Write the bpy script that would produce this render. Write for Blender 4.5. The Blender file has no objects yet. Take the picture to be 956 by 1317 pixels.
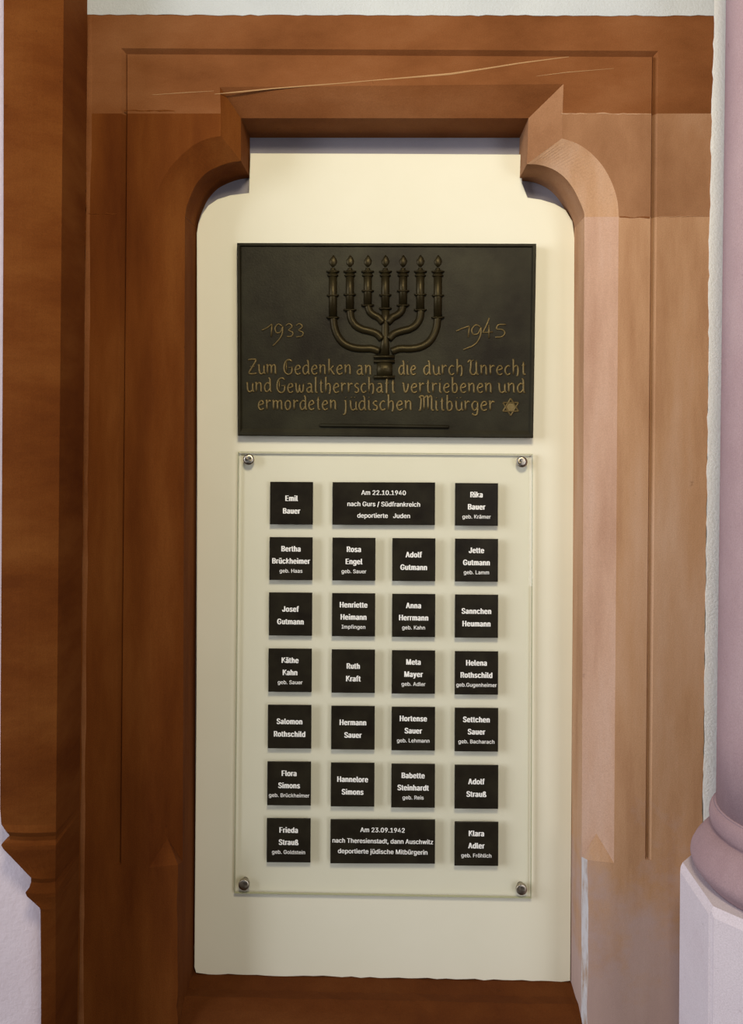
import bpy, bmesh, math, random
from mathutils import Vector, Matrix
from mathutils.geometry import tessellate_polygon
random.seed(7)
S = bpy.context.scene
C = S.collection

# ------------------------------------------------------------------ camera
FPX, W, H = 1000.0, 956, 1317            # focal length and frame in pixels
D = 1.60                                 # camera to the face of the stone surround (m)
EYE = 560.0                              # picture row of the eye level
YAW, ROLL = 0.0200, 0.0072
CAM = Vector((0, -D, 0))
f0 = Vector((-math.sin(YAW), math.cos(YAW), 0))
r0 = Vector((math.cos(YAW), math.sin(YAW), 0))
u0 = Vector((0, 0, 1))
RT = r0*math.cos(ROLL) + u0*math.sin(ROLL)
UP = -r0*math.sin(ROLL) + u0*math.cos(ROLL)
cd = bpy.data.cameras.new('camera')
cam = bpy.data.objects.new('camera', cd)
C.objects.link(cam)
cam.matrix_world = Matrix(((RT.x, UP.x, -f0.x, CAM.x), (RT.y, UP.y, -f0.y, CAM.y), (RT.z, UP.z, -f0.z, CAM.z), (0, 0, 0, 1)))
cd.sensor_fit = 'VERTICAL'
cd.sensor_height = 36.0
cd.lens = FPX*36.0/H
cd.shift_y = -(H/2-EYE)/H
cd.clip_start = 0.02
S.camera = cam

def P(px, py, y=0.0):
    """point of the place seen at picture point (px, py) lying in the vertical plane at depth y"""
    d = RT*((px-W/2)/FPX) + UP*((EYE-py)/FPX) + f0
    t = (y-CAM.y)/d.y
    return CAM + d*t

# ------------------------------------------------------------------ world, lights, exposure
wd = bpy.data.worlds.new('world'); S.world = wd; wd.use_nodes = True
bg = wd.node_tree.nodes['Background']
bg.inputs[0].default_value = (0.80, 0.86, 1.0, 1); bg.inputs[1].default_value = 0.08
def area(name, loc, target, sx, sy, power, col):
    l = bpy.data.lights.new(name, 'AREA'); l.shape = 'RECTANGLE'; l.size = sx; l.size_y = sy
    l.energy = power; l.color = col
    o = bpy.data.objects.new(name, l); C.objects.link(o); o.location = loc
    o.rotation_euler = (Vector(target)-Vector(loc)).to_track_quat('-Z', 'Y').to_euler()
    return o
area('church_lamp', (0.08, -1.62, 1.12), (0.12, 0, -0.1), 0.42, 0.36, 28, (1.0, 0.885, 0.65))
area('nave_window', (-4.3, -1.95, 0.7), (0.6, 0, -0.3), 3.2, 2.6, 240, (0.86, 0.90, 1.0))
area('aisle_window', (2.0, -3.5, 0.0), (0.7, 0, -0.3), 1.2, 2.2, 35, (0.92, 0.93, 1.0))  # added cool fill to brighten the column front, not an actual window
vs = S.view_settings
S.display_settings.display_device = 'sRGB'
vs.view_transform = 'Standard'; vs.look = 'None'; vs.gamma = 1.0; vs.exposure = 0.0; vs.use_curve_mapping = False
S.cycles.max_bounces = 8

# ------------------------------------------------------------------ materials
def new_mat(name):
    m = bpy.data.materials.new(name); m.use_nodes = True
    nt = m.node_tree
    return m, nt, nt.nodes['Principled BSDF']
def mapped(nt, scale=(1, 1, 1)):
    g = nt.nodes.new('ShaderNodeNewGeometry')
    mp = nt.nodes.new('ShaderNodeMapping'); mp.inputs['Scale'].default_value = scale
    nt.links.new(g.outputs['Position'], mp.inputs[0])
    return mp.outputs[0]
def noise(nt, vec, scale, detail=6, rough=0.6):
    n = nt.nodes.new('ShaderNodeTexNoise'); n.inputs['Scale'].default_value = scale
    n.inputs['Detail'].default_value = detail; n.inputs['Roughness'].default_value = rough
    nt.links.new(vec, n.inputs['Vector']); return n.outputs['Fac']
def ramp(nt, fac, stops):
    r = nt.nodes.new('ShaderNodeValToRGB'); e = r.color_ramp.elements
    e[0].position, e[0].color = stops[0][0], (*stops[0][1], 1)
    e[1].position, e[1].color = stops[1][0], (*stops[1][1], 1)
    for p, c in stops[2:]:
        q = e.new(p); q.color = (*c, 1)
    nt.links.new(fac, r.inputs[0]); return r.outputs[0]
def mix(nt, fac, a, b, mode='MIX'):
    m = nt.nodes.new('ShaderNodeMix'); m.data_type = 'RGBA'; m.blend_type = mode
    if isinstance(fac, float): m.inputs[0].default_value = fac
    else: nt.links.new(fac, m.inputs[0])
    for i, v in ((6, a), (7, b)):
        if isinstance(v, tuple): m.inputs[i].default_value = (*v, 1)
        else: nt.links.new(v, m.inputs[i])
    return m.outputs[2]
def bump(nt, bs, h, strength, dist=0.004):
    b = nt.nodes.new('ShaderNodeBump'); b.inputs['Strength'].default_value = strength; b.inputs['Distance'].default_value = dist
    nt.links.new(h, b.inputs['Height']); nt.links.new(b.outputs[0], bs.inputs['Normal'])

def stone(name, dark, mid, pale, rough=0.9, bed=(1, 1, 1)):
    m, nt, bs = new_mat(name)
    v = mapped(nt, bed)
    a = noise(nt, v, 3.2, 8, 0.62)
    base = ramp(nt, a, [(0.30, dark), (0.50, mid), (0.72, pale)])
    v2 = mapped(nt)
    g = noise(nt, v2, 420, 3, 0.7)
    grain = ramp(nt, g, [(0.30, (0.72, 0.70, 0.68)), (0.72, (1.12, 1.12, 1.12))])
    c = mix(nt, 0.55, base, grain, 'MULTIPLY')
    p = noise(nt, v2, 38, 5, 0.6)
    pits = ramp(nt, p, [(0.24, (0.45, 0.42, 0.40)), (0.31, (1, 1, 1))])
    c = mix(nt, 0.6, c, pits, 'MULTIPLY')
    nt.links.new(c, bs.inputs['Base Color'])
    bs.inputs['Roughness'].default_value = rough
    bs.inputs['Specular IOR Level'].default_value = 0.10
    hh = nt.nodes.new('ShaderNodeMath'); hh.operation = 'ADD'
    nt.links.new(p, hh.inputs[0]); nt.links.new(g, hh.inputs[1])
    bump(nt, bs, hh.outputs[0], 0.25, 0.003)
    return m
def plaster(name, a, b, sc=30, st=0.2, dist=0.002):
    m, nt, bs = new_mat(name)
    v = mapped(nt)
    n1 = noise(nt, v, 4, 5); n2 = noise(nt, v, sc * 6, 4, 0.7)
    c = ramp(nt, n1, [(0.3, a), (0.7, b)])
    nt.links.new(c, bs.inputs['Base Color']); bs.inputs['Roughness'].default_value = 0.92
    bs.inputs['Specular IOR Level'].default_value = 0.2
    bump(nt, bs, n2, st, dist)
    return m
M = {}
M['stone'] = stone('red_sandstone', (0.090, 0.021, 0.003), (0.142, 0.039, 0.006), (0.200, 0.066, 0.013), bed=(2.6, 2.6, 0.5))  # shade on the left blocks is put into this darker red
M['pier'] = stone('dark_sandstone', (0.090, 0.021, 0.003), (0.142, 0.039, 0.006), (0.200, 0.066, 0.013), bed=(0.8, 0.8, 2.2))  # the pier's shaded face, put into the same dark stone colour
M['worn'] = stone('buff_sandstone', (0.33, 0.168, 0.084), (0.45, 0.26, 0.145), (0.52, 0.335, 0.225), bed=(3.0, 3.0, 0.5))  # paler copy for the right jamb, its stronger light put into the colour
M['mid'] = stone('brown_sandstone', (0.13, 0.042, 0.011), (0.20, 0.072, 0.023), (0.26, 0.108, 0.042), bed=(0.8, 0.8, 1.6))  # lintel tone, a step between the shaded left and lit right colours
# lilac grey mixed in towards the foot of the right jamb, and the abraded arris next to it
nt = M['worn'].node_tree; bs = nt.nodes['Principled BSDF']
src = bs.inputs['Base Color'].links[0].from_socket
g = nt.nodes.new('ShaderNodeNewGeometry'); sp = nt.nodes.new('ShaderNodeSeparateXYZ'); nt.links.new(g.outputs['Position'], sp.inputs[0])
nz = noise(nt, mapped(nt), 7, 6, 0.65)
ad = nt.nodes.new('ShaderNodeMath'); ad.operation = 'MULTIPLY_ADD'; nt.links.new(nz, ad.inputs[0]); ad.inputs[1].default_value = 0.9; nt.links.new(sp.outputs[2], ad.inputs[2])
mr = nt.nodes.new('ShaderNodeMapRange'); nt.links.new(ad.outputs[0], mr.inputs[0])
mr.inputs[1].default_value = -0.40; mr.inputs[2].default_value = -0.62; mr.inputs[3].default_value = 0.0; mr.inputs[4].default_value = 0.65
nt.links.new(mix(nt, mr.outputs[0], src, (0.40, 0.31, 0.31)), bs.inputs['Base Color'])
M['rose'] = stone('bleached_rose_sandstone', (0.36, 0.200, 0.130), (0.475, 0.295, 0.205), (0.53, 0.365, 0.285), bed=(3.0, 3.0, 0.5))  # window light on the right chamfer put into a paler rose
M['damp'] = stone('damp_sandstone', (0.060, 0.014, 0.003), (0.098, 0.027, 0.005), (0.14, 0.046, 0.011), bed=(0.7, 1, 2))  # shade at the foot of the opening put into the sill colour
M['tan'] = stone('tan_sandstone', (0.24, 0.112, 0.052), (0.325, 0.166, 0.084), (0.40, 0.23, 0.135), bed=(1.5, 1.5, 0.8))  # right shoulder tone, light towards the right put into the stone colour
M['column'] = stone('rose_stone', (0.30, 0.20, 0.215), (0.37, 0.26, 0.275), (0.44, 0.33, 0.34), bed=(1, 1, 0.6))
M['plinth'] = stone('painted_plinth', (0.54, 0.455, 0.49), (0.60, 0.525, 0.56), (0.64, 0.57, 0.605))
m, nt, bs = new_mat('abraded_arris')
nt.links.new(ramp(nt, noise(nt, mapped(nt, (1, 1, .35)), 45, 6, 0.7), [(0.36, (0.36, 0.24, 0.17)), (0.55, (0.52, 0.49, 0.50))]), bs.inputs['Base Color']); bs.inputs['Roughness'].default_value = 0.9
M['abraded'] = m
M['white'] = plaster('white_plaster', (0.46, 0.485, 0.50), (0.54, 0.565, 0.575), 30, 0.5, 0.003)
M['fresh'] = plaster('fresh_limewash', (0.74, 0.74, 0.72), (0.80, 0.80, 0.78), 30, 0.5, 0.003)  # brighter copy of the white, light on the right strip put into it
M['lilac'] = plaster('old_limewash', (0.56, 0.47, 0.50), (0.66, 0.58, 0.62), 12, 0.4, 0.003)
M['grey'] = plaster('grey_mortar', (0.26, 0.24, 0.265), (0.32, 0.30, 0.325), 20, 0.5)
M['cream'] = plaster('cream_paint', (0.765, 0.728, 0.575), (0.795, 0.757, 0.61), 30, 0.06, 0.0006)
M['floor'] = plaster('floor_stone', (0.05, 0.04, 0.03), (0.08, 0.065, 0.05), 12, 0.3)
M['straw'] = plaster('pale_scratch', (0.34, 0.19, 0.085), (0.42, 0.25, 0.12), 30, 0.2)

def bronze(name, a, b, metal, rough, bst):
    m, nt, bs = new_mat(name)
    v = mapped(nt)
    n1 = noise(nt, v, 5, 6, 0.65); n2 = noise(nt, v, 260, 4, 0.6)
    nt.links.new(ramp(nt, n1, [(0.32, a), (0.68, b)]), bs.inputs['Base Color'])
    bs.inputs['Specular IOR Level'].default_value = 0.18; bs.inputs['Metallic'].default_value = metal; bs.inputs['Roughness'].default_value = rough
    bump(nt, bs, n2, bst, 0.0012)
    return m
M['bronze'] = bronze('dark_bronze', (0.010, 0.007, 0.003), (0.032, 0.029, 0.015), 0.25, 0.5, 0.35)
M['bronze_worn'] = bronze('worn_bronze', (0.12, 0.085, 0.032), (0.20, 0.145, 0.060), 0.6, 0.42, 0.2)
M['bronze_mid'] = bronze('rubbed_bronze', (0.024, 0.017, 0.006), (0.044, 0.034, 0.014), 0.6, 0.42, 0.3)

m, nt, bs = new_mat('tile_black')
v = mapped(nt); n1 = noise(nt, v, 22, 5)
nt.links.new(ramp(nt, n1, [(0.3, (0.012, 0.009, 0.006)), (0.7, (0.024, 0.020, 0.012))]), bs.inputs['Base Color'])
bs.inputs['Roughness'].default_value = 0.28; bs.inputs['Specular IOR Level'].default_value = 0.25
M['tile'] = m
m, nt, bs = new_mat('white_lettering')
bs.inputs['Base Color'].default_value = (0.93, 0.91, 0.86, 1); bs.inputs['Roughness'].default_value = 0.6
M['letters'] = m
m, nt, bs = new_mat('clear_glass')
bs.inputs['Base Color'].default_value = (0.985, 0.99, 0.98, 1); bs.inputs['Roughness'].default_value = 0.0
bs.inputs['Transmission Weight'].default_value = 1.0; bs.inputs['IOR'].default_value = 1.46
# the pane lets lamp light through to the board as real glass does (shadow rays pass as transparent)
tr = nt.nodes.new('ShaderNodeBsdfTransparent'); tr.inputs[0].default_value = (0.994, 0.996, 0.992, 1)
gl = nt.nodes.new('ShaderNodeBsdfGlossy'); gl.inputs['Roughness'].default_value = 0.02
fr = nt.nodes.new('ShaderNodeFresnel'); fr.inputs[0].default_value = 1.46
mx = nt.nodes.new('ShaderNodeMixShader')
gm = nt.nodes.new('ShaderNodeNewGeometry'); inv = nt.nodes.new('ShaderNodeMath'); inv.operation = 'SUBTRACT'; inv.inputs[0].default_value = 1.0
nt.links.new(gm.outputs['Backfacing'], inv.inputs[1])
fm = nt.nodes.new('ShaderNodeMath'); fm.operation = 'MULTIPLY'
nt.links.new(fr.outputs[0], fm.inputs[0]); nt.links.new(inv.outputs[0], fm.inputs[1])
nt.links.new(fm.outputs[0], mx.inputs[0]); nt.links.new(tr.outputs[0], mx.inputs[1]); nt.links.new(gl.outputs[0], mx.inputs[2])
nt.links.new(mx.outputs[0], nt.nodes['Material Output'].inputs[0])
nt.nodes.remove(bs)
M['glass'] = m
m, nt, bs = new_mat('glass_edge')
bs.inputs['Base Color'].default_value = (0.42, 0.42, 0.27, 1); bs.inputs['Roughness'].default_value = 0.25
M['glass_edge'] = m
m, nt, bs = new_mat('turned_steel')
bs.inputs['Base Color'].default_value = (0.40, 0.35, 0.28, 1); bs.inputs['Metallic'].default_value = 1.0
bs.inputs['Roughness'].default_value = 0.34; bs.inputs['Anisotropic'].default_value = 0.85
tn = nt.nodes.new('ShaderNodeTangent'); tn.direction_type = 'RADIAL'; tn.axis = 'Z'
nt.links.new(tn.outputs[0], bs.inputs['Tangent'])
M['steel'] = m

# ------------------------------------------------------------------ building helpers
def link(name, bm, mat, parent=None, smooth=False):
    me = bpy.data.meshes.new(name); bm.normal_update(); bm.to_mesh(me); bm.free()
    mats = mat if isinstance(mat, (list, tuple)) else [mat]
    for q in mats: me.materials.append(q)
    if smooth:
        for p in me.polygons: p.use_smooth = True
    o = bpy.data.objects.new(name, me); C.objects.link(o)
    if parent is not None:
        o.parent = parent
        o.matrix_parent_inverse = Matrix.Translation(parent.matrix_basis.translation).inverted()
    return o
def centred(o):
    """move the origin of a top-level mesh to the middle of its shape"""
    me = o.data; c = sum((v.co for v in me.vertices), Vector())/len(me.vertices)
    me.transform(Matrix.Translation(-c)); o.location = c; return o
def thing(name, label, cat, loc, group=None):
    o = bpy.data.objects.new(name, None); o.empty_display_size = 0.05
    C.objects.link(o); o.location = loc
    tag(o, label, cat, group); return o
def tag(o, label, cat, group=None):
    o['label'] = label; o['category'] = cat
    if group: o['group'] = group
    return o
def structure(o):
    o['kind'] = 'structure'; return o
def tri_poly(bm, vs):
    """fill a (possibly concave) flat polygon given by its bm verts"""
    for t in tessellate_polygon([[Vector((v.co.x, v.co.z, 0)) for v in vs]]):
        try: bm.faces.new([vs[i] for i in t])
        except ValueError: pass
def quad(bm, a, b, c, d):
    try: return bm.faces.new((a, b, c, d))
    except ValueError: return None
def strip(bm, A, B):
    for i in range(len(A)-1): quad(bm, A[i], A[i+1], B[i+1], B[i])
def fix(bm):
    bmesh.ops.remove_doubles(bm, verts=bm.verts, dist=1e-5)
    bmesh.ops.recalc_face_normals(bm, faces=bm.faces)
def slab(bm, pts, y0, y1, bev=0.0):
    """solid plate: outline pts (world points), front at y0, back at y1, with an optional bevelled front edge"""
    n = len(pts)
    cx = sum(p.x for p in pts)/n; cz = sum(p.z for p in pts)/n
    fr = []
    for i, p in enumerate(pts):
        if bev:
            a, b = pts[i-1], pts[(i+1) % n]
            e1 = Vector((p.x-a.x, p.z-a.z)).normalized(); e2 = Vector((b.x-p.x, b.z-p.z)).normalized()
            ar = sum(pts[k-1].x*pts[k].z-pts[k].x*pts[k-1].z for k in range(n))
            s = 1 if ar > 0 else -1
            nn = Vector((-e1.y, e1.x))*s + Vector((-e2.y, e2.x))*s
            nn = nn/max(0.3, nn.length_squared)*2*bev
            fr.append(bm.verts.new((p.x+nn.x, y0, p.z+nn.y)))
        else: fr.append(bm.verts.new((p.x, y0, p.z)))
    tri_poly(bm, fr)
    prev = fr
    if bev:
        md = [bm.verts.new((p.x, y0+bev, p.z)) for p in pts]
        strip(bm, prev+prev[:1], md+md[:1]); prev = md
    bk = [bm.verts.new((p.x, y1, p.z)) for p in pts]
    strip(bm, prev+prev[:1], bk+bk[:1])
    tri_poly(bm, bk)
def rough_line(a, b, step=9.0, amp=0.8):
    n = max(1, int(math.hypot(b[0]-a[0], b[1]-a[1])/step)); out = []
    L = math.hypot(b[0]-a[0], b[1]-a[1]) or 1
    nx, ny = -(b[1]-a[1])/L, (b[0]-a[0])/L
    for i in range(n):
        t = i/n; k = random.uniform(-amp, amp) if i else 0
        out.append((a[0]+(b[0]-a[0])*t+nx*k, a[1]+(b[1]-a[1])*t+ny*k))
    return out
def smooth_pts(pts, n=6, closed=False):
    """Catmull-Rom through 2-D or 3-D points"""
    pts = [Vector(p) for p in pts]; out = []
    N = len(pts)
    for i in range(N if closed else N-1):
        p1, p2 = pts[i], pts[(i+1) % N]
        p0 = pts[i-1] if (closed or i) else p1*2-p2
        p3 = pts[(i+2) % N] if (closed or i+2 < N) else p2*2-p1
        for k in range(n):
            t = k/n
            out.append(0.5*((2*p1)+(p2-p0)*t+(2*p0-5*p1+4*p2-p3)*t*t+(3*p1-p0-3*p2+p3)*t**3))
    if not closed: out.append(pts[-1])
    return out
def relief(bm, pts, wid, hgt, y, seg=6, caps=True):
    """raised half-round ridge along points (x, z) on the plane y; wid is its half width (number or list)"""
    n = len(pts); rings = []
    for i, p in enumerate(pts):
        a = pts[max(0, i-1)]; b = pts[min(n-1, i+1)]
        d = Vector((b[0]-a[0], b[1]-a[1]))
        d = d.normalized() if d.length > 1e-9 else Vector((1, 0))
        nx = Vector((-d.y, d.x)); w = wid[i] if isinstance(wid, list) else wid
        h = hgt*(w/max(wid) if isinstance(wid, list) else 1)
        ring = []
        for k in range(seg+1):
            t = math.pi*k/seg
            ring.append(bm.verts.new((p[0]+nx.x*w*math.cos(t), y-h*math.sin(t), p[1]+nx.y*w*math.cos(t))))
        rings.append(ring)
    for i in range(n-1): strip(bm, rings[i], rings[i+1])
    if caps:
        for r in (rings[0], rings[-1]):
            try: bm.faces.new(r)
            except ValueError: pass
def lathe(bm, prof, cx, cy, seg=72, a0=0, a1=2*math.pi):
    rings = []
    for r, z in prof:
        rings.append([bm.verts.new((cx+r*math.cos(a0+(a1-a0)*k/seg), cy+r*math.sin(a0+(a1-a0)*k/seg), z)) for k in range(seg+1)])
    for i in range(len(rings)-1): strip(bm, rings[i], rings[i+1])
    for r in (rings[0], rings[-1]):
        try: bm.faces.new(r[:-1])
        except ValueError: pass
def px2w(pts, y=0.0): return [P(a, b, y) for a, b in pts]

# ------------------------------------------------------------------ the setting: walls and floor
ZB, ZT = -1.62, 1.05                     # below and above what the frame shows
CH, BK = 0.037, 0.145                     # chamfer depth, back of the stones
WALL_Y = -0.0012
def wall_piece(name, x0, z0, x1, z1, y0, y1, mat):
    bm = bmesh.new()
    bmesh.ops.create_cube(bm, size=1)
    for v in bm.verts:
        v.co = Vector((x0 if v.co.x < 0 else x1, y0 if v.co.y < 0 else y1, z0 if v.co.z < 0 else z1))
    return structure(link(name, bm, mat))
xr = P(912, 500).x; xl = P(100, 500).x
zt = P(500, 21).z
XS = P(918.5, 20.5).x
bm = bmesh.new()
ex = [P(a, b) for a, b in rough_line((100, 19.5), (918.5, 20.5), 10, 0.9)] + [Vector((XS, 0, P(918.5, 20.5).z))]
slab(bm, ex + [Vector((XS, 0, 1.6)), Vector((-1.6, 0, 1.6)), Vector((-1.6, 0, ex[0].z))], WALL_Y, 0.45)
fix(bm); structure(link('wall_above', bm, M['white']))
bm = bmesh.new()
edge = rough_line((918.5, 20.5), (912.5, 300), 9, 1.0) + rough_line((912.5, 300), (909, 700), 9, 1.0) + rough_line((909, 700), (904.5, 1080), 9, 1.0) + [(904.5, 1080), (899, 1400)]
ex = [P(a, b) for a, b in edge]
slab(bm, [Vector((XS, 0, 1.6))] + ex + [Vector((ex[-1].x, 0, ZB)), Vector((1.9, 0, ZB)), Vector((1.9, 0, 1.6))], WALL_Y, 0.45)
fix(bm); structure(link('wall_right', bm, M['fresh']))
wall_piece('wall_recess', -0.56, ZB, 0.60, zt, 0.1455, 0.45, M['grey'])
lw = P(60, 1200, -0.12).x
wall_piece('wall_left', -1.9, ZB, lw, 1.6, -0.098, 0.45, M['lilac'])
bm = bmesh.new()
bmesh.ops.create_grid(bm, x_segments=8, y_segments=8, size=3.2)
bmesh.ops.translate(bm, verts=bm.verts, vec=(0, -2.4, ZB))
structure(link('floor', bm, M['floor']))

# ------------------------------------------------------------------ stone door surround, block by block
sur = thing('door_surround', 'red sandstone door surround with shouldered arch framing the cream panel', 'door surround', (0, 0, ZB))
IN_T = [(310, 152), (680, 152)]                                            # arris inside the chamfer, at depth CH
ARC_IN_R = [(680, 152), (679, 180), (678, 211), (694, 212), (710, 217), (724, 226), (736, 240), (745, 257), (751, 272), (752, 280)]
ARC_OUT_R = [(725, 108), (724, 140), (723, 178), (741, 184), (757, 194), (772, 209), (783, 226), (791, 245), (795, 262), (796, 280)]
ARC_IN_L = [(310, 152), (310, 180), (310, 207), (296, 209), (281, 214), (266, 222), (253, 236), (245, 252), (239.5, 268), (238, 280)]
ARC_OUT_L = [(283, 112), (284, 140), (284, 175), (268, 178), (250, 186), (233, 200), (217, 218), (205, 240), (199, 262), (197, 280)]
def finer(pts): return [tuple(q) for q in pts[:2]] + [tuple(q) for q in smooth_pts(pts[2:], 4)]
ARC_IN_R, ARC_OUT_R, ARC_IN_L, ARC_OUT_L = finer(ARC_IN_R), finer(ARC_OUT_R), finer(ARC_IN_L), finer(ARC_OUT_L)
JOINT_R, JOINT_L = 279, 278
def clip_at(pts, row):
    """points of a downward path up to the picture row, ending on it"""
    out = []
    for i, p in enumerate(pts):
        if p[1] <= row: out.append(p)
        else:
            a = pts[i-1]; t = (row-a[1])/(p[1]-a[1]); out.append((a[0]+(p[0]-a[0])*t, row)); break
    return out
def groove(bm, path, w, d, inward):
    """V-shaped groove along picture path; returns the verts of its two lips (outer, inner)"""
    A, Bm, Cc = [], [], []
    for (p, off) in zip(path, inward):
        q = P(p[0], p[1]); o = Vector((off[0], 0, off[1]))
        A.append(bm.verts.new(q)); Bm.append(bm.verts.new(q+o*(w*0.62)+Vector((0, d, 0)))); Cc.append(bm.verts.new(q+o*w))
    strip(bm, A, Bm); strip(bm, Bm, Cc)
    return A, Cc
def V(bm, pts, y=0.0): return [bm.verts.new(P(a, b, y)) for a, b in pts]
def back(bm, verts, y=BK): return [bm.verts.new((v.co.x, y, v.co.z)) for v in verts]

GW, GD = 0.0125, 0.010
# lintel: outer band, groove along the top, flat band, chamfer, soffit
bm = bmesh.new()
top = V(bm, rough_line((112, 18), (920, 20), 9, 0.7) + [(920, 20)])
gl = [(112, 62)] ; gL, gR = (156, 62), (847, 65.5)
ga, gc = groove(bm, [(gL[0], 146), gL, gR, (846, 146)], GW, GD, [(1, 0), (1, -1), (-1, -1), (-1, 0)])
eL = V(bm, [(111, 146)]); eR = V(bm, rough_line((917, 146), (919.5, 30), 9, 0.8))
tri_poly(bm, top + eR[::-1] + ga[::-1] + eL)
ch_o = V(bm, [(284, 146), (283, 112), (725, 108), (724, 146)])
tri_poly(bm, gc[:1] + gc[1:] + ch_o[::-1])
ci = V(bm, IN_T, CH); strip(bm, ch_o[1:3], ci)
strip(bm, ci, back(bm, ci))
strip(bm, top, back(bm, top)); strip(bm, eR, back(bm, eR))
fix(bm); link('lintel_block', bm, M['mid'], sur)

def shoulder(name, outer_x, rows, gx, arc_o, arc_i, joint, side, mat):
    bm = bmesh.new()
    ao = clip_at(arc_o, joint); ai = clip_at(arc_i, joint)
    e = V(bm, rough_line((outer_x[0], 146), (outer_x[1], joint), 8, 0.8) + [(outer_x[1], joint)])
    ga, gc = groove(bm, [(gx[0], 146), (gx[1], joint)], GW, GD, [(-side, 0), (-side, 0)])
    strip_poly = e + ga[::-1]
    tri_poly(bm, strip_poly)
    vo = V(bm, ao)
    lo = vo[1:] if ao[1][1] < 146 else vo
    vj = V(bm, [(ao[1][0], 146)])
    tri_poly(bm, gc + vo[2:][::-1] + vj)
    vi = V(bm, ai, CH)
    # upright chamfer with its mitres, then the curved chamfer
    bm.faces.new((vo[0], vo[2], vi[2], vi[0])) if False else strip(bm, [vo[0], vo[2]], [vi[0], vi[2]])
    n = max(len(vo), len(vi))
    f0 = len(bm.faces); strip(bm, vo[2:], vi[2:2+len(vo)-2])
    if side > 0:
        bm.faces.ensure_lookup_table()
        for f in bm.faces[f0:]: f.material_index = 1  # curved chamfer in the paler stone, window light put into its colour
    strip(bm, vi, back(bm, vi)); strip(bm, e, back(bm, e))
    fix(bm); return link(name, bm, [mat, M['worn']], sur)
ARC_N = min(len(ARC_IN_R), len(ARC_OUT_R))
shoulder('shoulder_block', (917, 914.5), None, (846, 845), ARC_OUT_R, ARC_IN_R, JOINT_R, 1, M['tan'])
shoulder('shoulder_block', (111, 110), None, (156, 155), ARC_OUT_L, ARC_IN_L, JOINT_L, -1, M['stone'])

# jambs: band, groove ending low down, flat band, chamfer with a broach stop, reveal
LOW = 1572
def jamb(name, out, gx, cho, chi, arris, joint, stop, side, mat):
    """out, gx, cho, chi, arris: picture columns at the top joint and at row 1100"""
    def col(c, row): return c[0] + (c[1]-c[0])*(row-joint)/(1100-joint)
    bm = bmesh.new()
    rows = [joint + (LOW-joint)*k/130 for k in range(131)]
    e = V(bm, [(col(out, r)+random.uniform(-.8, .8), r) for r in rows])
    gend = stop + 34
    ga, gc = groove(bm, [(col(gx, joint), joint), (col(gx, gend), gend)], GW, GD, [(-side, 0), (-side, 0)])
    try: bm.faces.new((ga[1], gc[1], [v for v in bm.verts if abs(v.co.y-GD) < 1e-6 and v.co.z < P(500, gend-20).z][0]))
    except Exception: pass
    tri_poly(bm, [e[k] for k in range(131)] + V(bm, [(col(gx, LOW), LOW)]) + ga[::-1])
    co = V(bm, [(col(cho, joint), joint), (col(cho, stop+38), stop+38)])
    ar0 = V(bm, [(col(arris, stop+34), stop+34)])
    arr_rows = [stop+34 + (LOW-stop-34)*k/30 for k in range(1, 31)]
    arr = ar0 + V(bm, [(col(arris, r)+side*random.uniform(-0.6, 1.6), r) for r in arr_rows])
    # field between groove and chamfer
    tri_poly(bm, [gc[0], gc[1], ga[1]] + V(bm, [(col(gx, LOW), LOW)]) + arr[::-1] + [co[1], co[0]])
    ci = V(bm, [(col(chi, joint), joint), (col(chi, stop+30), stop+30)], CH)
    tip = bm.verts.new(P((col(cho, stop)+col(chi, stop))/2-side*2, stop, CH*0.52))
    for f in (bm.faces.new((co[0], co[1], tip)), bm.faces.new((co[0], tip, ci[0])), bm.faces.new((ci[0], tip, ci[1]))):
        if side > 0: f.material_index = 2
    bm.faces.new((co[1], ar0[0], tip)); bm.faces.new((tip, ar0[0], ci[1]))
    low_in = V(bm, [(col(chi, LOW), LOW)], CH)
    bk = [bm.verts.new((ci[0].co.x, BK, ci[0].co.z)), bm.verts.new((ci[1].co.x, BK, ci[1].co.z)), bm.verts.new((low_in[0].co.x, BK, low_in[0].co.z))]
    strip(bm, [ci[0], ci[1], low_in[0]], bk)
    tri = [ar0[0]] + arr[1:]
    # side of the square foot between arris and the line under the chamfer's inner edge
    inn = [bm.verts.new((ci[1].co.x+(low_in[0].co.x-ci[1].co.x)*k/30, CH, v.co.z)) for k, v in enumerate(arr)]
    inn[0] = ci[1]
    f0 = len(bm.faces); strip(bm, arr, inn)
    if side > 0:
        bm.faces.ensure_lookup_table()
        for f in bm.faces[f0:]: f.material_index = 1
    strip(bm, e, back(bm, e))
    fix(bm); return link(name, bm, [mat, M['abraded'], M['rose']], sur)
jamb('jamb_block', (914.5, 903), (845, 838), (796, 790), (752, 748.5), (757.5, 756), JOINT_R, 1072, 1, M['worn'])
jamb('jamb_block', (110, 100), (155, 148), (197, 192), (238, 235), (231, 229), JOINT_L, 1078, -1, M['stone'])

# mortar line along the pier
bm = bmesh.new()
q = [P(115.5-12.3*k/40, 22+1400*k/40) for k in range(41)]
relief(bm, [(p.x, p.z) for p in q], [0.0052+random.uniform(-.0018, .0012) for p in q], 0.0015, 0.0, 4)
fix(bm); link('mortar_seam', bm, M['mid'], sur)

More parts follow.
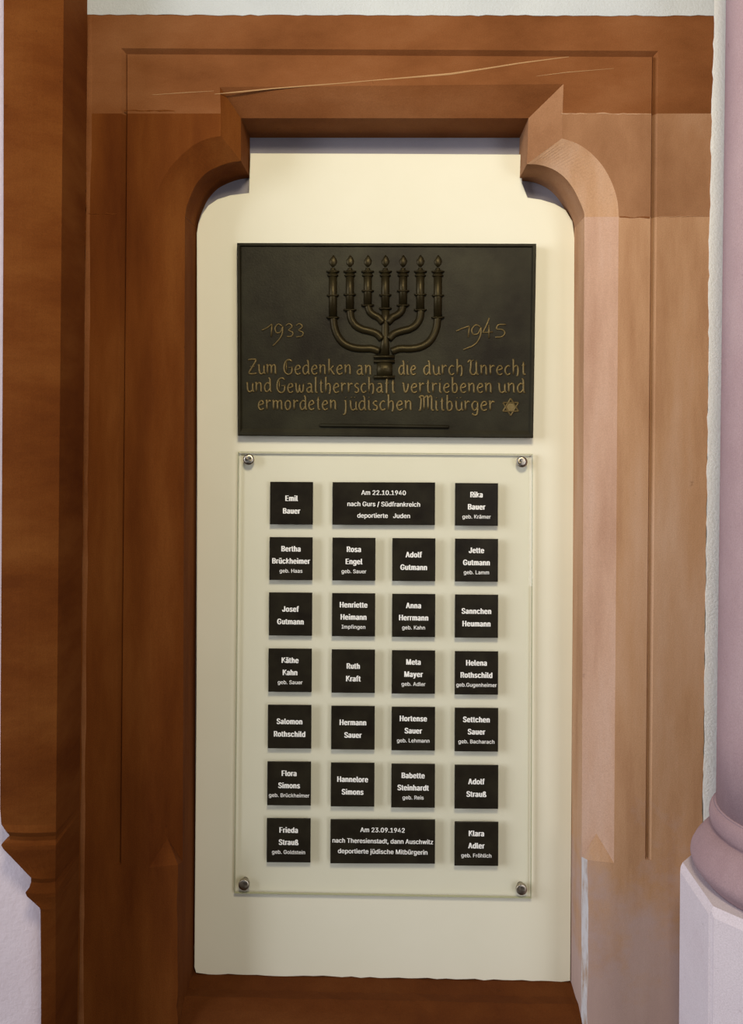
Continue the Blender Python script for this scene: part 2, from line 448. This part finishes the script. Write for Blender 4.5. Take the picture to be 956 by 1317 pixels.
# sill between the jambs
bm = bmesh.new()
xa, xb = P(238, 1000, CH).x-0.012, P(749, 1000, CH).x+0.012
zs = P(490, 1258, 0.125).z
prof = [(0.144, zs-0.0005), (0.12, zs), (0.085, zs-0.004), (0.06, zs-0.002), (0.035, zs-0.012), (0.022, zs-0.032), (0.02, zs-0.07), (0.036, zs-0.085), (0.036, ZB+0.04)]
ra = []
NX = 24
for (y, z) in prof:
    ra.append([bm.verts.new((xa+(xb-xa)*k/NX, y, z+random.uniform(-.0012, .0012))) for k in range(NX+1)])
for i in range(len(ra)-1): strip(bm, ra[i], ra[i+1])
fix(bm); link('sill_block', bm, M['damp'], sur)

# pale streaks across the lintel
def streak(name, pts, w):
    bm = bmesh.new()
    q = [P(a, b) for a, b in pts]
    relief(bm, [(p.x, p.z) for p in q], [max(0.0003, x*0.0016) for x in w], 0.0007, -0.0001, 4)
    fix(bm); return link(name, bm, M['straw'], sur)
s1 = streak('scratch', [(196, 122), (240, 119), (275, 117)], [.3, .5, .2])
s2 = streak('scratch', [(276, 121), (310, 118), (350, 114), (400, 110), (440, 107), (478, 103.5)], [.3, 1.0, .8, .8, .6, .5])
s3 = streak('scratch', [(478, 103.5), (540, 98.5), (580, 95), (620, 89), (670, 81), (732, 73)], [.5, 1.0, 1.3, 1.0, .8, .3])
s4 = streak('scratch', [(690, 98), (730, 93), (790, 88)], [.2, .5, .2])
for s in (s1, s2, s3, s4): s['label'] = 'pale straw coloured scratch'

def joint(pts, w, mat):
    bm = bmesh.new()
    q = []
    for (a, b) in zip(pts, pts[1:]): q += rough_line(a, b, 6, 0.7)
    q = [P(a, b) for a, b in q + [pts[-1]]]
    relief(bm, [(p.x, p.z) for p in q], [random.uniform(.25, 1)*w*.0016 for p in q], 0.0008, -0.0001, 4)
    fix(bm); link('mortar_joint', bm, mat, sur)
joint([(722, 146), (760, 146), (838, 147)], 0.9, M['worn'])
joint([(797, 279), (836, 280)], 1.4, M['mid'])
joint([(848, 279), (905, 278)], 0.7, M['worn'])
joint([(160, 142), (225, 143)], 1.3, M['pier'])
joint([(113, 275), (150, 275)], 0.8, M['pier'])

# ------------------------------------------------------------------ pier on the left
pier = thing('stone_pier', 'dark red sandstone pier with a moulded step beside the door surround', 'pier', (P(40, 600, -0.14).x, -0.14, ZB))
YB, YA = -0.126, -0.156
lv = [(-560, 4.5), (-90, 4.5), (0, 4.5), (300, 4), (600, 3), (900, 1), (1040, 0), (1060, 2), (1070, 8), (1075, 13), (1080, 12.5), (1083.5, 4), (1087, 1.5), (1092, 4),
      (1110, 22), (1129, 40), (1134, 40), (1141, 38), (1148, 33), (1153, 35), (1160, 43), (1168, 51), (1172, 52), (1250, 52.5), (1400, 53), (1675, 53.5)]
out = {1070: 0.003, 1075: -0.004, 1080: -0.006, 1083.5: -0.001, 1087: 0.006, 1092: 0.006, 1129: -0.004, 1134: -0.008, 1141: -0.004, 1148: 0.002, 1153: 0.0, 1160: -0.006, 1168: -0.01}
bm = bmesh.new()
prevrow = None
for (r, xl_) in lv:
    o = out.get(r, 0.0 if r < 1070 else (0.0 if r < 1120 else -0.012))
    w = (r-600)/700
    bx = 82-10*(max(0, r)/1050) if r < 1150 else 71.5
    A = P(xl_+random.uniform(-.4, .4), r, YA-o); B = P(bx, r, YB-o*0.6)
    lift = 0.0
    A2 = Vector((A.x, -0.0985, A.z))
    Bk = P(113-13*(max(0, r)/1300), r, 0.0)
    row = [bm.verts.new(A2), bm.verts.new(A)]
    for k in range(1, 6):
        q = A.lerp(B, k/6); row.append(bm.verts.new(q + Vector((0, -0.004*math.sin(math.pi*k/6), 0))))
    row.append(bm.verts.new(B)); row.append(bm.verts.new((Bk.x, -0.0005, B.z)))
    if prevrow: strip(bm, prevrow, row)
    prevrow = row
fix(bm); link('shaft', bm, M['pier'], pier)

# ------------------------------------------------------------------ column on the right
CY = -0.184; ap = 0.172
CX = P(873, 1200, CY+ap*0.414).x + ap
col = thing('stone_column', 'rose coloured round stone column on a ringed base and octagonal plinth', 'column', (CX, CY, ZB))
def tangent_radius(px, row):
    q = P(px, row, 0.0)-CAM; d = Vector((q.x, q.y)).normalized()
    v = Vector((CX-CAM.x, CY-CAM.y)); return abs(d.x*v.y-d.y*v.x)
R0, RT0, R1, R2 = tangent_radius(921, 1025), tangent_radius(934, 0), tangent_radius(912, 1042), tangent_radius(888, 1090)
bm = bmesh.new()
z0 = P(905, 1028, CY+.37*R0).z
sh = [(R0+(RT0-R0)*(k/12)*(1.3-z0)/1.5, z0-0.03+(1.3-z0)*k/12) for k in range(13)]
lathe(bm, sh, CX, CY, 96); fix(bm); link('shaft', bm, M['column'], col, True)
bm = bmesh.new()
z1 = P(905, 1057, CY+.37*R1).z
prof = [(R0, z0+0.001), (R0+0.004, z0-0.001)]
for k in range(9):
    a = math.pi/2-math.pi*k/8; prof.append((R1-0.011+0.011*math.cos(a), (z0+z1)/2+(z0-z1)*0.48*math.sin(a)))
prof += [(R1-0.009, z1), (R1-0.006, z1-0.004)]
lathe(bm, prof, CX, CY, 96); fix(bm); link('upper_ring', bm, M['column'], col, True)
bm = bmesh.new()
z2 = P(905, 1112, CY+.37*R2).z; hh = z1-z2
prof = [(R1-0.006, z1), (R1+(R2-R1)*.35, z1-hh*.18), (R1+(R2-R1)*.75, z1-hh*.38), (R2-.001, z1-hh*.55), (R2, z1-hh*.64), (R2-.003, z1-hh*.75), (R2-.010, z1-hh*.86), (R2-.018, z1-hh*.95), (R2-.021, z2), (R2-.06, z2-.002)]
lathe(bm, prof, CX, CY, 96); fix(bm); link('lower_ring', bm, M['column'], col, True)
bm = bmesh.new()
def octa(ap, z, bm):
    R = ap/math.cos(math.pi/8)
    return [bm.verts.new((CX+R*math.cos(math.pi/8+k*math.pi/4), CY+R*math.sin(math.pi/8+k*math.pi/4), z)) for k in range(8)]
rs = [octa(ap-0.006, z2, bm), octa(ap, z2-0.016, bm), octa(ap, ZB, bm)]
for a, b in zip(rs, rs[1:]): strip(bm, a+a[:1], b+b[:1])
bm.faces.new(rs[0]); bm.faces.new(rs[-1])
fix(bm)
ed = [e for e in bm.edges if abs((e.verts[0].co-e.verts[1].co).z) > 0.3]
bmesh.ops.bevel(bm, geom=ed, offset=0.006, segments=3, affect='EDGES')
link('plinth', bm, M['plinth'], col)

# ------------------------------------------------------------------ cream board in the opening
BY = 0.125
bp = [(253.5, 600), (253, 300), (255, 288), (260, 275), (268, 264), (280, 256), (296, 251), (320, 248), (322, 197), (497, 197.5), (671, 198.5), (672, 236), (679, 254),
      (696, 256.5), (714, 262), (728, 270), (737, 285), (740, 310), (738, 700), (734, 1262)]
bp += rough_line((733, 1263), (257, 1253), 12, 1.0)[1:] + [(252, 1251.5), (249.8, 1244), (252.5, 900)]
bm = bmesh.new(); slab(bm, px2w(bp, BY), BY, BY+0.018, 0.0012); fix(bm)
board = centred(link('infill_board', bm, M['cream']))
tag(board, 'cream painted board filling the arched stone opening behind both memorial panels', 'board')

# ------------------------------------------------------------------ bronze plaque
PY = 0.100
pc = [P(305, 312.5, PY), P(690, 313.5, PY), P(686, 563.5, PY), P(306, 560.5, PY)]
plq = thing('memorial_plaque', 'dark bronze relief plaque with seven-armed candelabrum and raised inscription', 'plaque', (pc[0]+pc[2])/2)
FY = PY+0.005                                        # sunken field
bm = bmesh.new()
def inset(l, t, r, b, y):
    return [P(305+l, 312.5+t, y), P(690-r, 313.5+t, y), P(686-r, 563.5-b, y), P(306+l, 560.5-b, y)]
o0 = [bm.verts.new(v) for v in inset(0, 0, 0, 0, PY+0.002)]
o1 = [bm.verts.new(v) for v in inset(1.2, 1.2, 1.2, 1.2, PY)]
o2 = [bm.verts.new(v) for v in inset(3.2, 3.0, 3.6, 4.5, PY)]
o3 = [bm.verts.new(v) for v in inset(5.5, 5.0, 6.0, 9.5, FY)]
ob = [bm.verts.new((v.co.x, BY-0.0003, v.co.z)) for v in o0]
for a, b in ((ob, o0), (o0, o1), (o1, o2), (o2, o3)): strip(bm, a+a[:1], b+b[:1])
bm.faces.new(o3); bm.faces.new(ob)
fix(bm); link('back_plate', bm, M['bronze'], plq)
def w2(px, py): p = P(px, py, FY); return (p.x, p.z)
PX = 0.0017
# candelabrum in relief
CXP = 496.0
bm = bmesh.new()
relief(bm, [w2(496, 394), w2(496, 415), w2(495.5, 440), w2(494.5, 457)], [5.6*PX, 4.6*PX, 5.2*PX, 7.0*PX], 0.0080, FY, 8)
for (r, hw) in ((459, 13.5), (464.8, 13.5), (485, 13.5)):
    relief(bm, [w2(494.5-hw, r), w2(494.5+hw, r+.1)], 2.4*PX, 0.0095, FY, 6)
relief(bm, [w2(494.8, 466), w2(494.8, 475), w2(494.8, 484)], 10.2*PX, 0.0075, FY, 8)
relief(bm, [w2(494.3, 474.4), w2(495.8, 474.5)], 1.0*PX, 0.0095, FY, 5)
fix(bm); men = link('candelabrum_relief', bm, M['bronze_mid'], plq, True)
def sub(name, bm, mat): 
    fix(bm); return link(name, bm, mat, men, True)
men_arm = {1: [(429, 409), (430.2, 420), (434, 431), (441, 440.5), (452, 446.5), (465, 448.5), (478, 448.5), (488, 452)],
           2: [(450.3, 399), (452, 410), (457.5, 418.5), (466, 423.5), (476, 426), (485, 429.5), (491.5, 436)],
           3: [(473.4, 393.5), (475.8, 400.5), (480.5, 405), (487, 408.5), (493, 415)]}
for k, pts in men_arm.items():
    for mir in (0, 1):
        bm = bmesh.new()
        q = [((2*CXP-a) if mir else a, b) for a, b in pts]
        q = smooth_pts([Vector(w2(*p)) for p in q], 5)
        relief(bm, [tuple(p) for p in q], 5.0*PX, 0.0085, FY, 8)
        sub('arm', bm, M['bronze_mid'])
cands = [(428.4, 380.7, 409), (450.3, 379.6, 399.2), (473.2, 374.8, 393.3), (495.8, 380.2, 397.4), (518.6, 374.8, 393.3), (540.8, 379.6, 399.2), (563.4, 380.7, 409)]
for (x, ra_, rb_) in cands:
    bm = bmesh.new()
    relief(bm, [w2(x, 348), w2(x, (348+rb_)/2), w2(x, rb_)], 5.4*PX, 0.0080, FY, 8)
    for r, hw in ((350, 8.2), (355, 7.0), (ra_, 7.8), (rb_, 8.2)):
        relief(bm, [w2(x-hw, r-.9), w2(x-hw*.6, r), w2(x+hw*.6, r), w2(x+hw, r-.9)], [.9*PX, 1.7*PX, 1.7*PX, .9*PX], 0.0100, FY, 6)
    relief(bm, [w2(x, 345), w2(x, 349)], 3.0*PX, 0.004, FY, 6)
    sub('candle_holder', bm, M['bronze_mid'])
    bm = bmesh.new()
    relief(bm, [w2(x, 343.5), w2(x, 339.5), w2(x+.2, 335.5), w2(x+.6, 331.5), w2(x+.3, 328)], [1.4*PX, 4.6*PX, 5.2*PX, 3.0*PX, .5*PX], 0.0042, FY, 8)
    sub('flame', bm, M['bronze_mid'])

# raised handwriting: strokes per letter; x-height 1, ascender 1.65
G = {
 'Z': (1.0, [[(0, 1.55), (.45, 1.62), (.95, 1.6)], [(.95, 1.6), (.5, .8), (.05, .06)], [(.05, .06), (.5, .0), (1.0, .08)], [(.25, .8), (.75, .84)]]),
 'u': (.8, [[(0, .95), (.1, 1), (.12, .5), (.2, .1), (.4, .0), (.62, .2)], [(.66, 1), (.66, .3), (.72, .04), (.82, .1)]]),
 'm': (1.2, [[(0, .92), (.1, 1), (.12, 0)], [(.12, .72), (.3, .98), (.5, .92), (.54, .6), (.54, 0)], [(.54, .72), (.74, .98), (.94, .92), (.98, .5), (1.0, .05), (1.1, .08)]]),
 'n': (.8, [[(0, .92), (.1, 1), (.12, 0)], [(.12, .7), (.32, .98), (.54, .94), (.6, .6), (.6, .1), (.7, .05)]]),
 'G': (1.05, [[(.9, 1.4), (.6, 1.62), (.25, 1.45), (.06, .9), (.12, .3), (.42, 0), (.75, .1), (.88, .4), (.88, .75)], [(.5, .75), (1.0, .78)], [(.3, 1.3), (.3, .3)]]),
 'e': (.72, [[(.1, .5), (.4, .58), (.58, .72), (.45, .98), (.2, .9), (.06, .5), (.16, .1), (.38, .0), (.64, .18)]]),
 'd': (.8, [[(.6, .85), (.35, 1), (.1, .75), (.06, .35), (.2, .02), (.42, .1), (.6, .4)], [(.45, 1.6), (.6, 1.3), (.62, .3), (.7, .02), (.78, .06)]]),
 'k': (.78, [[(.05, 1.55), (.12, 1.62), (.12, 0)], [(.6, 1.0), (.3, .62), (.14, .5)], [(.26, .58), (.45, .3), (.62, .02), (.74, .06)]]),
 'a': (.78, [[(.12, .92), (.35, 1.0), (.54, .85), (.56, .3), (.62, .02), (.74, .08)], [(.56, .6), (.25, .55), (.06, .3), (.2, .02), (.42, .1), (.55, .35)]]),
 'i': (.36, [[(.02, .95), (.12, 1), (.12, .2), (.2, .02), (.3, .08)], [(.1, 1.36), (.18, 1.44)]]),
 'r': (.6, [[(0, .94), (.1, 1), (.12, 0)], [(.12, .7), (.3, .96), (.42, 1.0), (.54, .88)]]),
 'c': (.66, [[(.56, .85), (.38, 1), (.14, .82), (.06, .42), (.2, .03), (.4, .02), (.6, .2)]]),
 'h': (.8, [[(.05, 1.6), (.12, 1.62), (.12, 0)], [(.12, .7), (.32, .98), (.54, .92), (.6, .5), (.56, .05), (.46, -.2)]]),
 'U': (1.15, [[(0, 1.3), (.12, 1.55), (.3, 1.5), (.3, .9), (.24, .4), (.4, .04), (.7, .05), (.86, .4)], [(.86, 1.58), (.88, .4), (.96, .02), (1.08, .1)], [(.3, 1.5), (.6, 1.62)]]),
 't': (.5, [[(.22, 1.45), (.22, .3), (.3, .02), (.44, .1)], [(.02, 1.0), (.42, 1.04)]]),
 'w': (1.1, [[(0, .95), (.1, 1), (.14, .4), (.25, .02), (.42, .2), (.5, .95)], [(.5, .6), (.56, .15), (.72, .02), (.88, .3), (.9, 1.0)]]),
 'l': (.36, [[(.05, 1.58), (.12, 1.62), (.12, .2), (.2, .02), (.32, .08)]]),
 's': (.6, [[(.5, .88), (.3, 1.0), (.1, .82), (.2, .58), (.44, .42), (.46, .14), (.26, 0), (.04, .12)]]),
 'f': (.55, [[(.5, 1.5), (.34, 1.62), (.22, 1.4), (.2, .0), (.16, -.15)], [(.0, 1.0), (.46, 1.04)]]),
 'v': (.76, [[(0, .95), (.1, 1.05), (.16, .5), (.28, .02), (.5, .3), (.6, .8), (.52, 1.0)]]),
 'b': (.78, [[(.05, 1.55), (.12, 1.62), (.12, .3), (.25, .0), (.5, .1), (.6, .5), (.5, .92), (.3, .98), (.13, .75)]]),
 'o': (.78, [[(.36, 1.0), (.12, .85), (.06, .45), (.2, .04), (.42, .04), (.6, .35), (.58, .8), (.36, 1.0), (.24, .96)]]),
 'j': (.42, [[(.02, .95), (.14, 1), (.16, .1), (.08, -.4), (-.14, -.5)], [(.12, 1.36), (.2, 1.44)]]),
 'M': (1.5, [[(0, .1), (.14, .05), (.22, .8), (.22, 1.3), (.06, 1.5), (.3, 1.62), (.5, 1.4), (.52, .1)], [(.52, 1.3), (.74, 1.6), (.9, 1.45), (.92, .1)], [(.92, 1.3), (1.12, 1.6), (1.28, 1.4), (1.28, .2), (1.4, .02), (1.48, .1)]]),
 'g': (.78, [[(.58, .85), (.34, 1), (.1, .78), (.06, .4), (.2, .04), (.42, .1), (.58, .4)], [(.6, 1.0), (.6, -.1), (.46, -.48), (.2, -.48), (.06, -.3)]]),
}
for ch_, base in (('ü', 'u'),):
    w_, s_ = G[base]; G[ch_] = (w_, s_ + [[(.16, 1.34), (.22, 1.46)], [(.5, 1.34), (.56, 1.46)]])
def write(bm, text, x0, x1, base, xh=11.6, wd=1.35, hg=0.0028):
    adv = [G[c][0]+.12 for c in text]; tot = sum(adv)-.12; sx = (x1-x0)/tot; cur = 0
    for c, a in zip(text, adv):
        for s in G[c][1]:
            q = [Vector(w2(x0+(cur+px_)*sx, base-pz*xh)) for px_, pz in s]
            q = smooth_pts(q, 4) if len(q) > 2 else q
            n = len(q); wl = [wd*PX*(1.0 if 0 < i < n-1 else .6) for i in range(n)]
            relief(bm, [tuple(p) for p in q], wl, hg, FY, 4)
        cur += a
def line(words):
    for t_, a, b, base in words:
        bm = bmesh.new(); write(bm, t_, a, b, base)
        fix(bm); o = link('inscription_word', bm, M['bronze_worn'], plq, True); o['label'] = 'raised rubbed bronze lettering'
line([('Zum', 319, 357, 481), ('Gedenken', 365, 453, 481.5), ('an', 459, 479, 482), ('die', 513, 536, 482), ('durch', 545, 597, 482), ('Unrecht', 602, 677, 482)])
line([('und', 317, 350, 504), ('Gewaltherrschaft', 356, 509, 505), ('vertriebenen', 518, 634, 505), ('und', 641, 676, 505)])
line([('ermordeten', 332, 434, 527), ('jüdischen', 443, 531, 527.5), ('Mitbürger', 539, 637, 528)])
def figures(strokes):
    bm = bmesh.new()
    for s in strokes:
        q = [Vector(w2(*p)) for p in s]; q = smooth_pts(q, 5) if len(q) > 2 else q
        relief(bm, [tuple(p) for p in q], 1.05*PX, 0.0028, FY, 4)
    fix(bm); o = link('year_numeral', bm, M['bronze_worn'], plq, True); o['label'] = 'raised rubbed bronze year'
figures([[(337, 425), (344, 421.5), (350, 417)], [(350, 417), (349, 433)],
         [(363, 419.5), (358, 417), (354, 422), (356, 428), (361, 427), (364, 420)], [(364, 420), (363, 430), (358, 438), (351, 445)],
         [(368, 419), (372, 416.5), (376, 420), (371, 425)], [(371, 425), (377, 428), (375, 432.5), (369, 433)],
         [(381, 419), (385, 416.5), (389, 420), (384, 425)], [(384, 425), (390, 428), (388, 432.5), (381, 433.5)]])
figures([[(587, 426), (595, 422.5), (604, 419.5)], [(604, 419.5), (602.5, 434)],
         [(618, 420.5), (612, 418), (607, 424), (609, 430), (615, 429), (619, 421)], [(619, 421), (618, 432), (611, 443), (596, 450)],
         [(629.5, 409), (626, 418), (621, 428)], [(621, 428), (634, 427)], [(629, 418), (629, 435)],
         [(651, 417.5), (641, 418), (638.5, 423.5)], [(638.5, 423.5), (646, 424), (649.5, 428), (646, 433), (637, 434)]])
bm = bmesh.new()
for off in (0, math.pi):
    q = [w2(657+11.5*math.sin(off+k*2*math.pi/3), 523.5-11*math.cos(off+k*2*math.pi/3)) for k in range(4)]
    for a, b in zip(q, q[1:]): relief(bm, [a, b], 1.2*PX, 0.0030, FY, 4)
hx = [bm.verts.new((w2(657+5.5*math.cos(k*math.pi/3), 523.5-5.5*math.sin(k*math.pi/3))[0], FY-0.002, w2(657+5.5*math.cos(k*math.pi/3), 523.5-5.5*math.sin(k*math.pi/3))[1])) for k in range(6)]
bm.faces.new(hx)
fix(bm); link('six_pointed_star', bm, M['bronze_worn'], plq)
bm = bmesh.new()
relief(bm, [w2(411, 547), w2(413, 547), w2(576, 549), w2(578, 549)], [1.6*PX, 2.4*PX, 2.4*PX, 1.6*PX], 0.007, FY, 8)
fix(bm); link('ledge_bar', bm, M['bronze'], plq, True)

# ------------------------------------------------------------------ glass sheet with name tiles
GY0, GY1 = 0.112, 0.120
TY = GY0
gcn = [(306, 581), (686, 584), (684, 1156.5), (301, 1150)]
gp = px2w(gcn, GY0)
pane = thing('glass_sheet', 'clear glass sheet screwed to the cream board, carrying the dark name tiles', 'glass panel', sum(gp, Vector())/4)
bm = bmesh.new()
def ins(d, y, k=None): 
    c = sum(gp, Vector())/4; out = []
    for p in gp: out.append(bm.verts.new((p.x-math.copysign(d, p.x-c.x), y, p.z-math.copysign(d, p.z-c.z))))
    return out
i0 = ins(0.0095, GY0); i1 = ins(0.0085, GY0+0.0006); i2 = ins(0.0, GY0+0.002); i3 = ins(0.0, GY1)
bm.faces.new(i0)
for a, b in ((i0, i1), (i1, i2)): strip(bm, a+a[:1], b+b[:1])
bm.faces.new(i3)
fix(bm); link('pane', bm, M['glass'], pane)
bm = bmesh.new()
a = ins(0.0, GY0+0.0021); b = ins(0.0, GY1-0.0002); a2 = ins(0.0015, GY0+0.0021); b2 = ins(0.0015, GY1-0.0002)
for p, q in ((a, b), (b, b2), (b2, a2), (a2, a)): strip(bm, p+p[:1], q+q[:1])
fix(bm); link('polished_edge', bm, M['glass_edge'], pane)
# screws: standoff stem and a turned cap
for (x, y, rot) in ((320, 591, 0), (671.5, 594, 0), (314, 1137.5, 0), (671, 1143.5, 0)):
    c = P(x, y, GY0-0.004)
    sc = bpy.data.objects.new('fixing_screw', None)
    bm = bmesh.new()
    R = 7.0*PX
    prof = [(R*.96, -0.006), (R, -0.005), (R, 0.0022), (R*.94, 0.0032), (R*.5, 0.0036), (0.0004, 0.0040)]
    lathe(bm, prof, 0, 0, 40); fix(bm)
    o = link('screw_cap', bm, M['steel'], None, True)
    o.rotation_euler = (math.pi/2, 0, 0)
    o.parent = pane; o.location = c - pane.location
    bm = bmesh.new(); lathe(bm, [(R*.62, -0.0165), (R*.62, -0.006)], 0, 0, 32); fix(bm)
    s = link('stem', bm, M['steel'], None, True); s.parent = o; s.location = (0, 0, 0)
    o['label'] = 'turned steel screw cap'

# lettering
import os
def bundled(fn):
    """a typeface that ships with Blender itself; the built-in one if it is missing"""
    try: return bpy.data.fonts.load(os.path.join(bpy.utils.system_resource('DATAFILES', path='fonts'), fn))
    except Exception: return None
FONT = {'n': bundled('Inter.woff2')}
FONT['s'] = FONT['d'] = FONT['n']
#        cap height, reference words and their width (picture pixels), swell, sideways thickening
STYLE = {'n': (9.9, 'Brückheimer', 49.0, 0.0, .00085), 's': (6.8, 'geb. Haas', 29.5, 0.0, .00016), 'd': (8.2, 'nach Gurs / Südfrankreich', 93.5, 0.0, .00036)}
STRETCH = {}
def text_mesh(txt, st):
    cap, ref, wref, off, d = STYLE[st]; size = cap*.00171/CAPK
    if st not in STRETCH and txt != ref:
        STRETCH[st] = 1.0; m0 = text_mesh(ref, st)
        w = max(v.co.x for v in m0.vertices)-min(v.co.x for v in m0.vertices)-2*d
        STRETCH[st] = (wref*.00171-2*d)/w; bpy.data.meshes.remove(m0)
    xs = STRETCH.get(st, 1.0)
    cu = bpy.data.curves.new('lettering', 'FONT'); cu.body = txt; cu.size = size; cu.align_x = 'CENTER'
    cu.extrude = 0.0001; cu.offset = off; cu.resolution_u = 3
    cu.space_character = 1.10 if st == 'n' else 1.02
    if FONT[st]: cu.font = FONT[st]
    ob = bpy.data.objects.new('lettering', cu); C.objects.link(ob)
    bpy.context.view_layer.update()
    me = bpy.data.meshes.new_from_object(ob.evaluated_get(bpy.context.evaluated_depsgraph_get()))
    bpy.data.objects.remove(ob); bpy.data.curves.remove(cu)
    bm = bmesh.new()
    for k in (-1, -.5, 0, .5, 1):
        m2 = me.copy(); m2.transform(Matrix.Translation((k*d, 0, k*0.00001)) @ Matrix.Diagonal((xs, 1, 1, 1)))
        bm.from_mesh(m2); bpy.data.meshes.remove(m2)
    bmesh.ops.transform(bm, matrix=Matrix.Rotation(math.pi/2, 4, 'X'), verts=bm.verts)
    bm.to_mesh(me); bm.free()
    return me
CAPK = 0.72                                          # cap height of the letters per size unit
TW = 55.3*0.00171
tilt = math.atan2((P(585.5, 621, TY)-P(347.5, 620, TY)).z, 238*.0017)
def tile(px, row_top, wpx, lines, label):
    """one dark plate; lines = list of (text, style, rows below the top edge)"""
    hpx = 54.8 + (row_top-620)/433*1.6
    wpx = wpx*(1 + (row_top-620)/433*.02)
    a = [P(px, row_top, TY-0.003), P(px+wpx, row_top+.4, TY-0.003), P(px+wpx-.3, row_top+hpx+.4, TY-0.003), P(px-.3, row_top+hpx, TY-0.003)]
    c = sum(a, Vector())/4
    root = thing('name_tile', label, 'name tile', (c.x, TY, c.z), 'dark name tiles on the glass sheet')
    bm = bmesh.new(); slab(bm, a, TY-0.0035, TY-0.0001, 0.0007); fix(bm)
    link('plate', bm, M['tile'], root)
    for txt, st, dy in lines:
        me = text_mesh(txt, st); size = STYLE[st][0]*.00171/CAPK
        tw = max(v.co.x for v in me.vertices)-min(v.co.x for v in me.vertices); room = (wpx-3.0)*.00168
        if tw > room: me.transform(Matrix.Diagonal((room/tw, 1, 1, 1)))
        me.name = 'name_lettering'
        me.materials.clear(); me.materials.append(M['letters'])
        cc = P(px+wpx/2-.2, row_top+dy, TY-0.0037)
        o = bpy.data.objects.new({'n': 'name_lettering', 's': 'small_lettering', 'd': 'date_lettering'}[st], me); C.objects.link(o)
        o.parent = root
        ck = CAPK*size
        o.location = Vector((cc.x, TY-0.0037, cc.z-ck/2)) - root.location
        o['label'] = 'white lettering'
    return root
ROWS = [619.6, 690.8, 762, 834.2, 906.6, 979.6, 1052.6]
DROP = [1.6, 2.0, 2.7, 3.4, 3.9, 4.3, 4.4]
COLF = [0, .339, .662, 1.0]
def cell(r, c):
    x0 = 347.6-(347.6-343.4)*r/6; x1 = 585.7-.7*r/6
    return x0+(x1-x0)*COLF[c], ROWS[r]+DROP[r]*COLF[c]
N3 = (13.5, 29.2, 42.3); N2 = (19.8, 36)
names = [
 [('Emil', 'Bauer', None), None, None, ('Rika', 'Bauer', 'geb. Krämer')],
 [('Bertha', 'Brückheimer', 'geb. Haas'), ('Rosa', 'Engel', 'geb. Sauer'), ('Adolf', 'Gutmann', None), ('Jette', 'Gutmann', 'geb. Lamm')],
 [('Josef', 'Gutmann', None), ('Henriette', 'Heimann', 'Impfingen'), ('Anna', 'Herrmann', 'geb. Kahn'), ('Sannchen', 'Heumann', None)],
 [('Käthe', 'Kahn', 'geb. Sauer'), ('Ruth', 'Kraft', None), ('Meta', 'Mayer', 'geb. Adler'), ('Helena', 'Rothschild', 'geb.Gugenheimer')],
 [('Salomon', 'Rothschild', None), ('Hermann', 'Sauer', None), ('Hortense', 'Sauer', 'geb. Lehmann'), ('Settchen', 'Sauer', 'geb. Bacharach')],
 [('Flora', 'Simons', 'geb. Brückheimer'), ('Hannelore', 'Simons', None), ('Babette', 'Steinhardt', 'geb. Reis'), ('Adolf', 'Strauß', None)],
 [('Frieda', 'Strauß', 'geb. Goldstein'), None, None, ('Klara', 'Adler', 'geb. Fröhlich')],
]
rown = ['top', 'second', 'third', 'fourth', 'fifth', 'sixth', 'bottom']
coln = ['first', 'second', 'third', 'last']
for r in range(7):
    for c in range(4):
        nm = names[r][c]
        if nm is None: continue
        kind = 'three-line' if nm[2] else 'two-line'
        if r == 0: lab = f'small black {kind} name tile {"before" if c == 0 else "after"} the wide upper date tile'
        elif r == 6: lab = f'small black {kind} name tile {"before" if c == 0 else "after"} the wide lower date tile'
        else: lab = f'small black {kind} name tile, {coln[c]} in the {rown[r]} row on the glass'
        if nm[2] == 'Impfingen': lab = 'small black name tile whose third line is a single place word'
        x, y = cell(r, c)
        if nm[2]: L = [(nm[0], 'n', N3[0]), (nm[1], 'n', N3[1]), (nm[2], 's', N3[2])]
        else: L = [(nm[0], 'n', N2[0]), (nm[1], 'n', N2[1])]
        tile(x, y, 55.2, L, lab)
x, y = cell(0, 1)
tile(x-.4, y, 132, [('Am 22.10.1940', 'd', 12.3), ('nach Gurs / Südfrankreich', 'd', 27), ('deportierte   Juden', 'd', 41.8)], 'wide black tile headed Am 22.10.1940 at the top of the glass')
x, y = cell(6, 1)
tile(x, y, 132, [('Am 23.09.1942', 'd', 12.3), ('nach Theresienstadt, dann Auschwitz', 'd', 26.5), ('deportierte jüdische Mitbürgerin', 'd', 40)], 'wide black tile headed Am 23.09.1942 at the bottom of the glass')
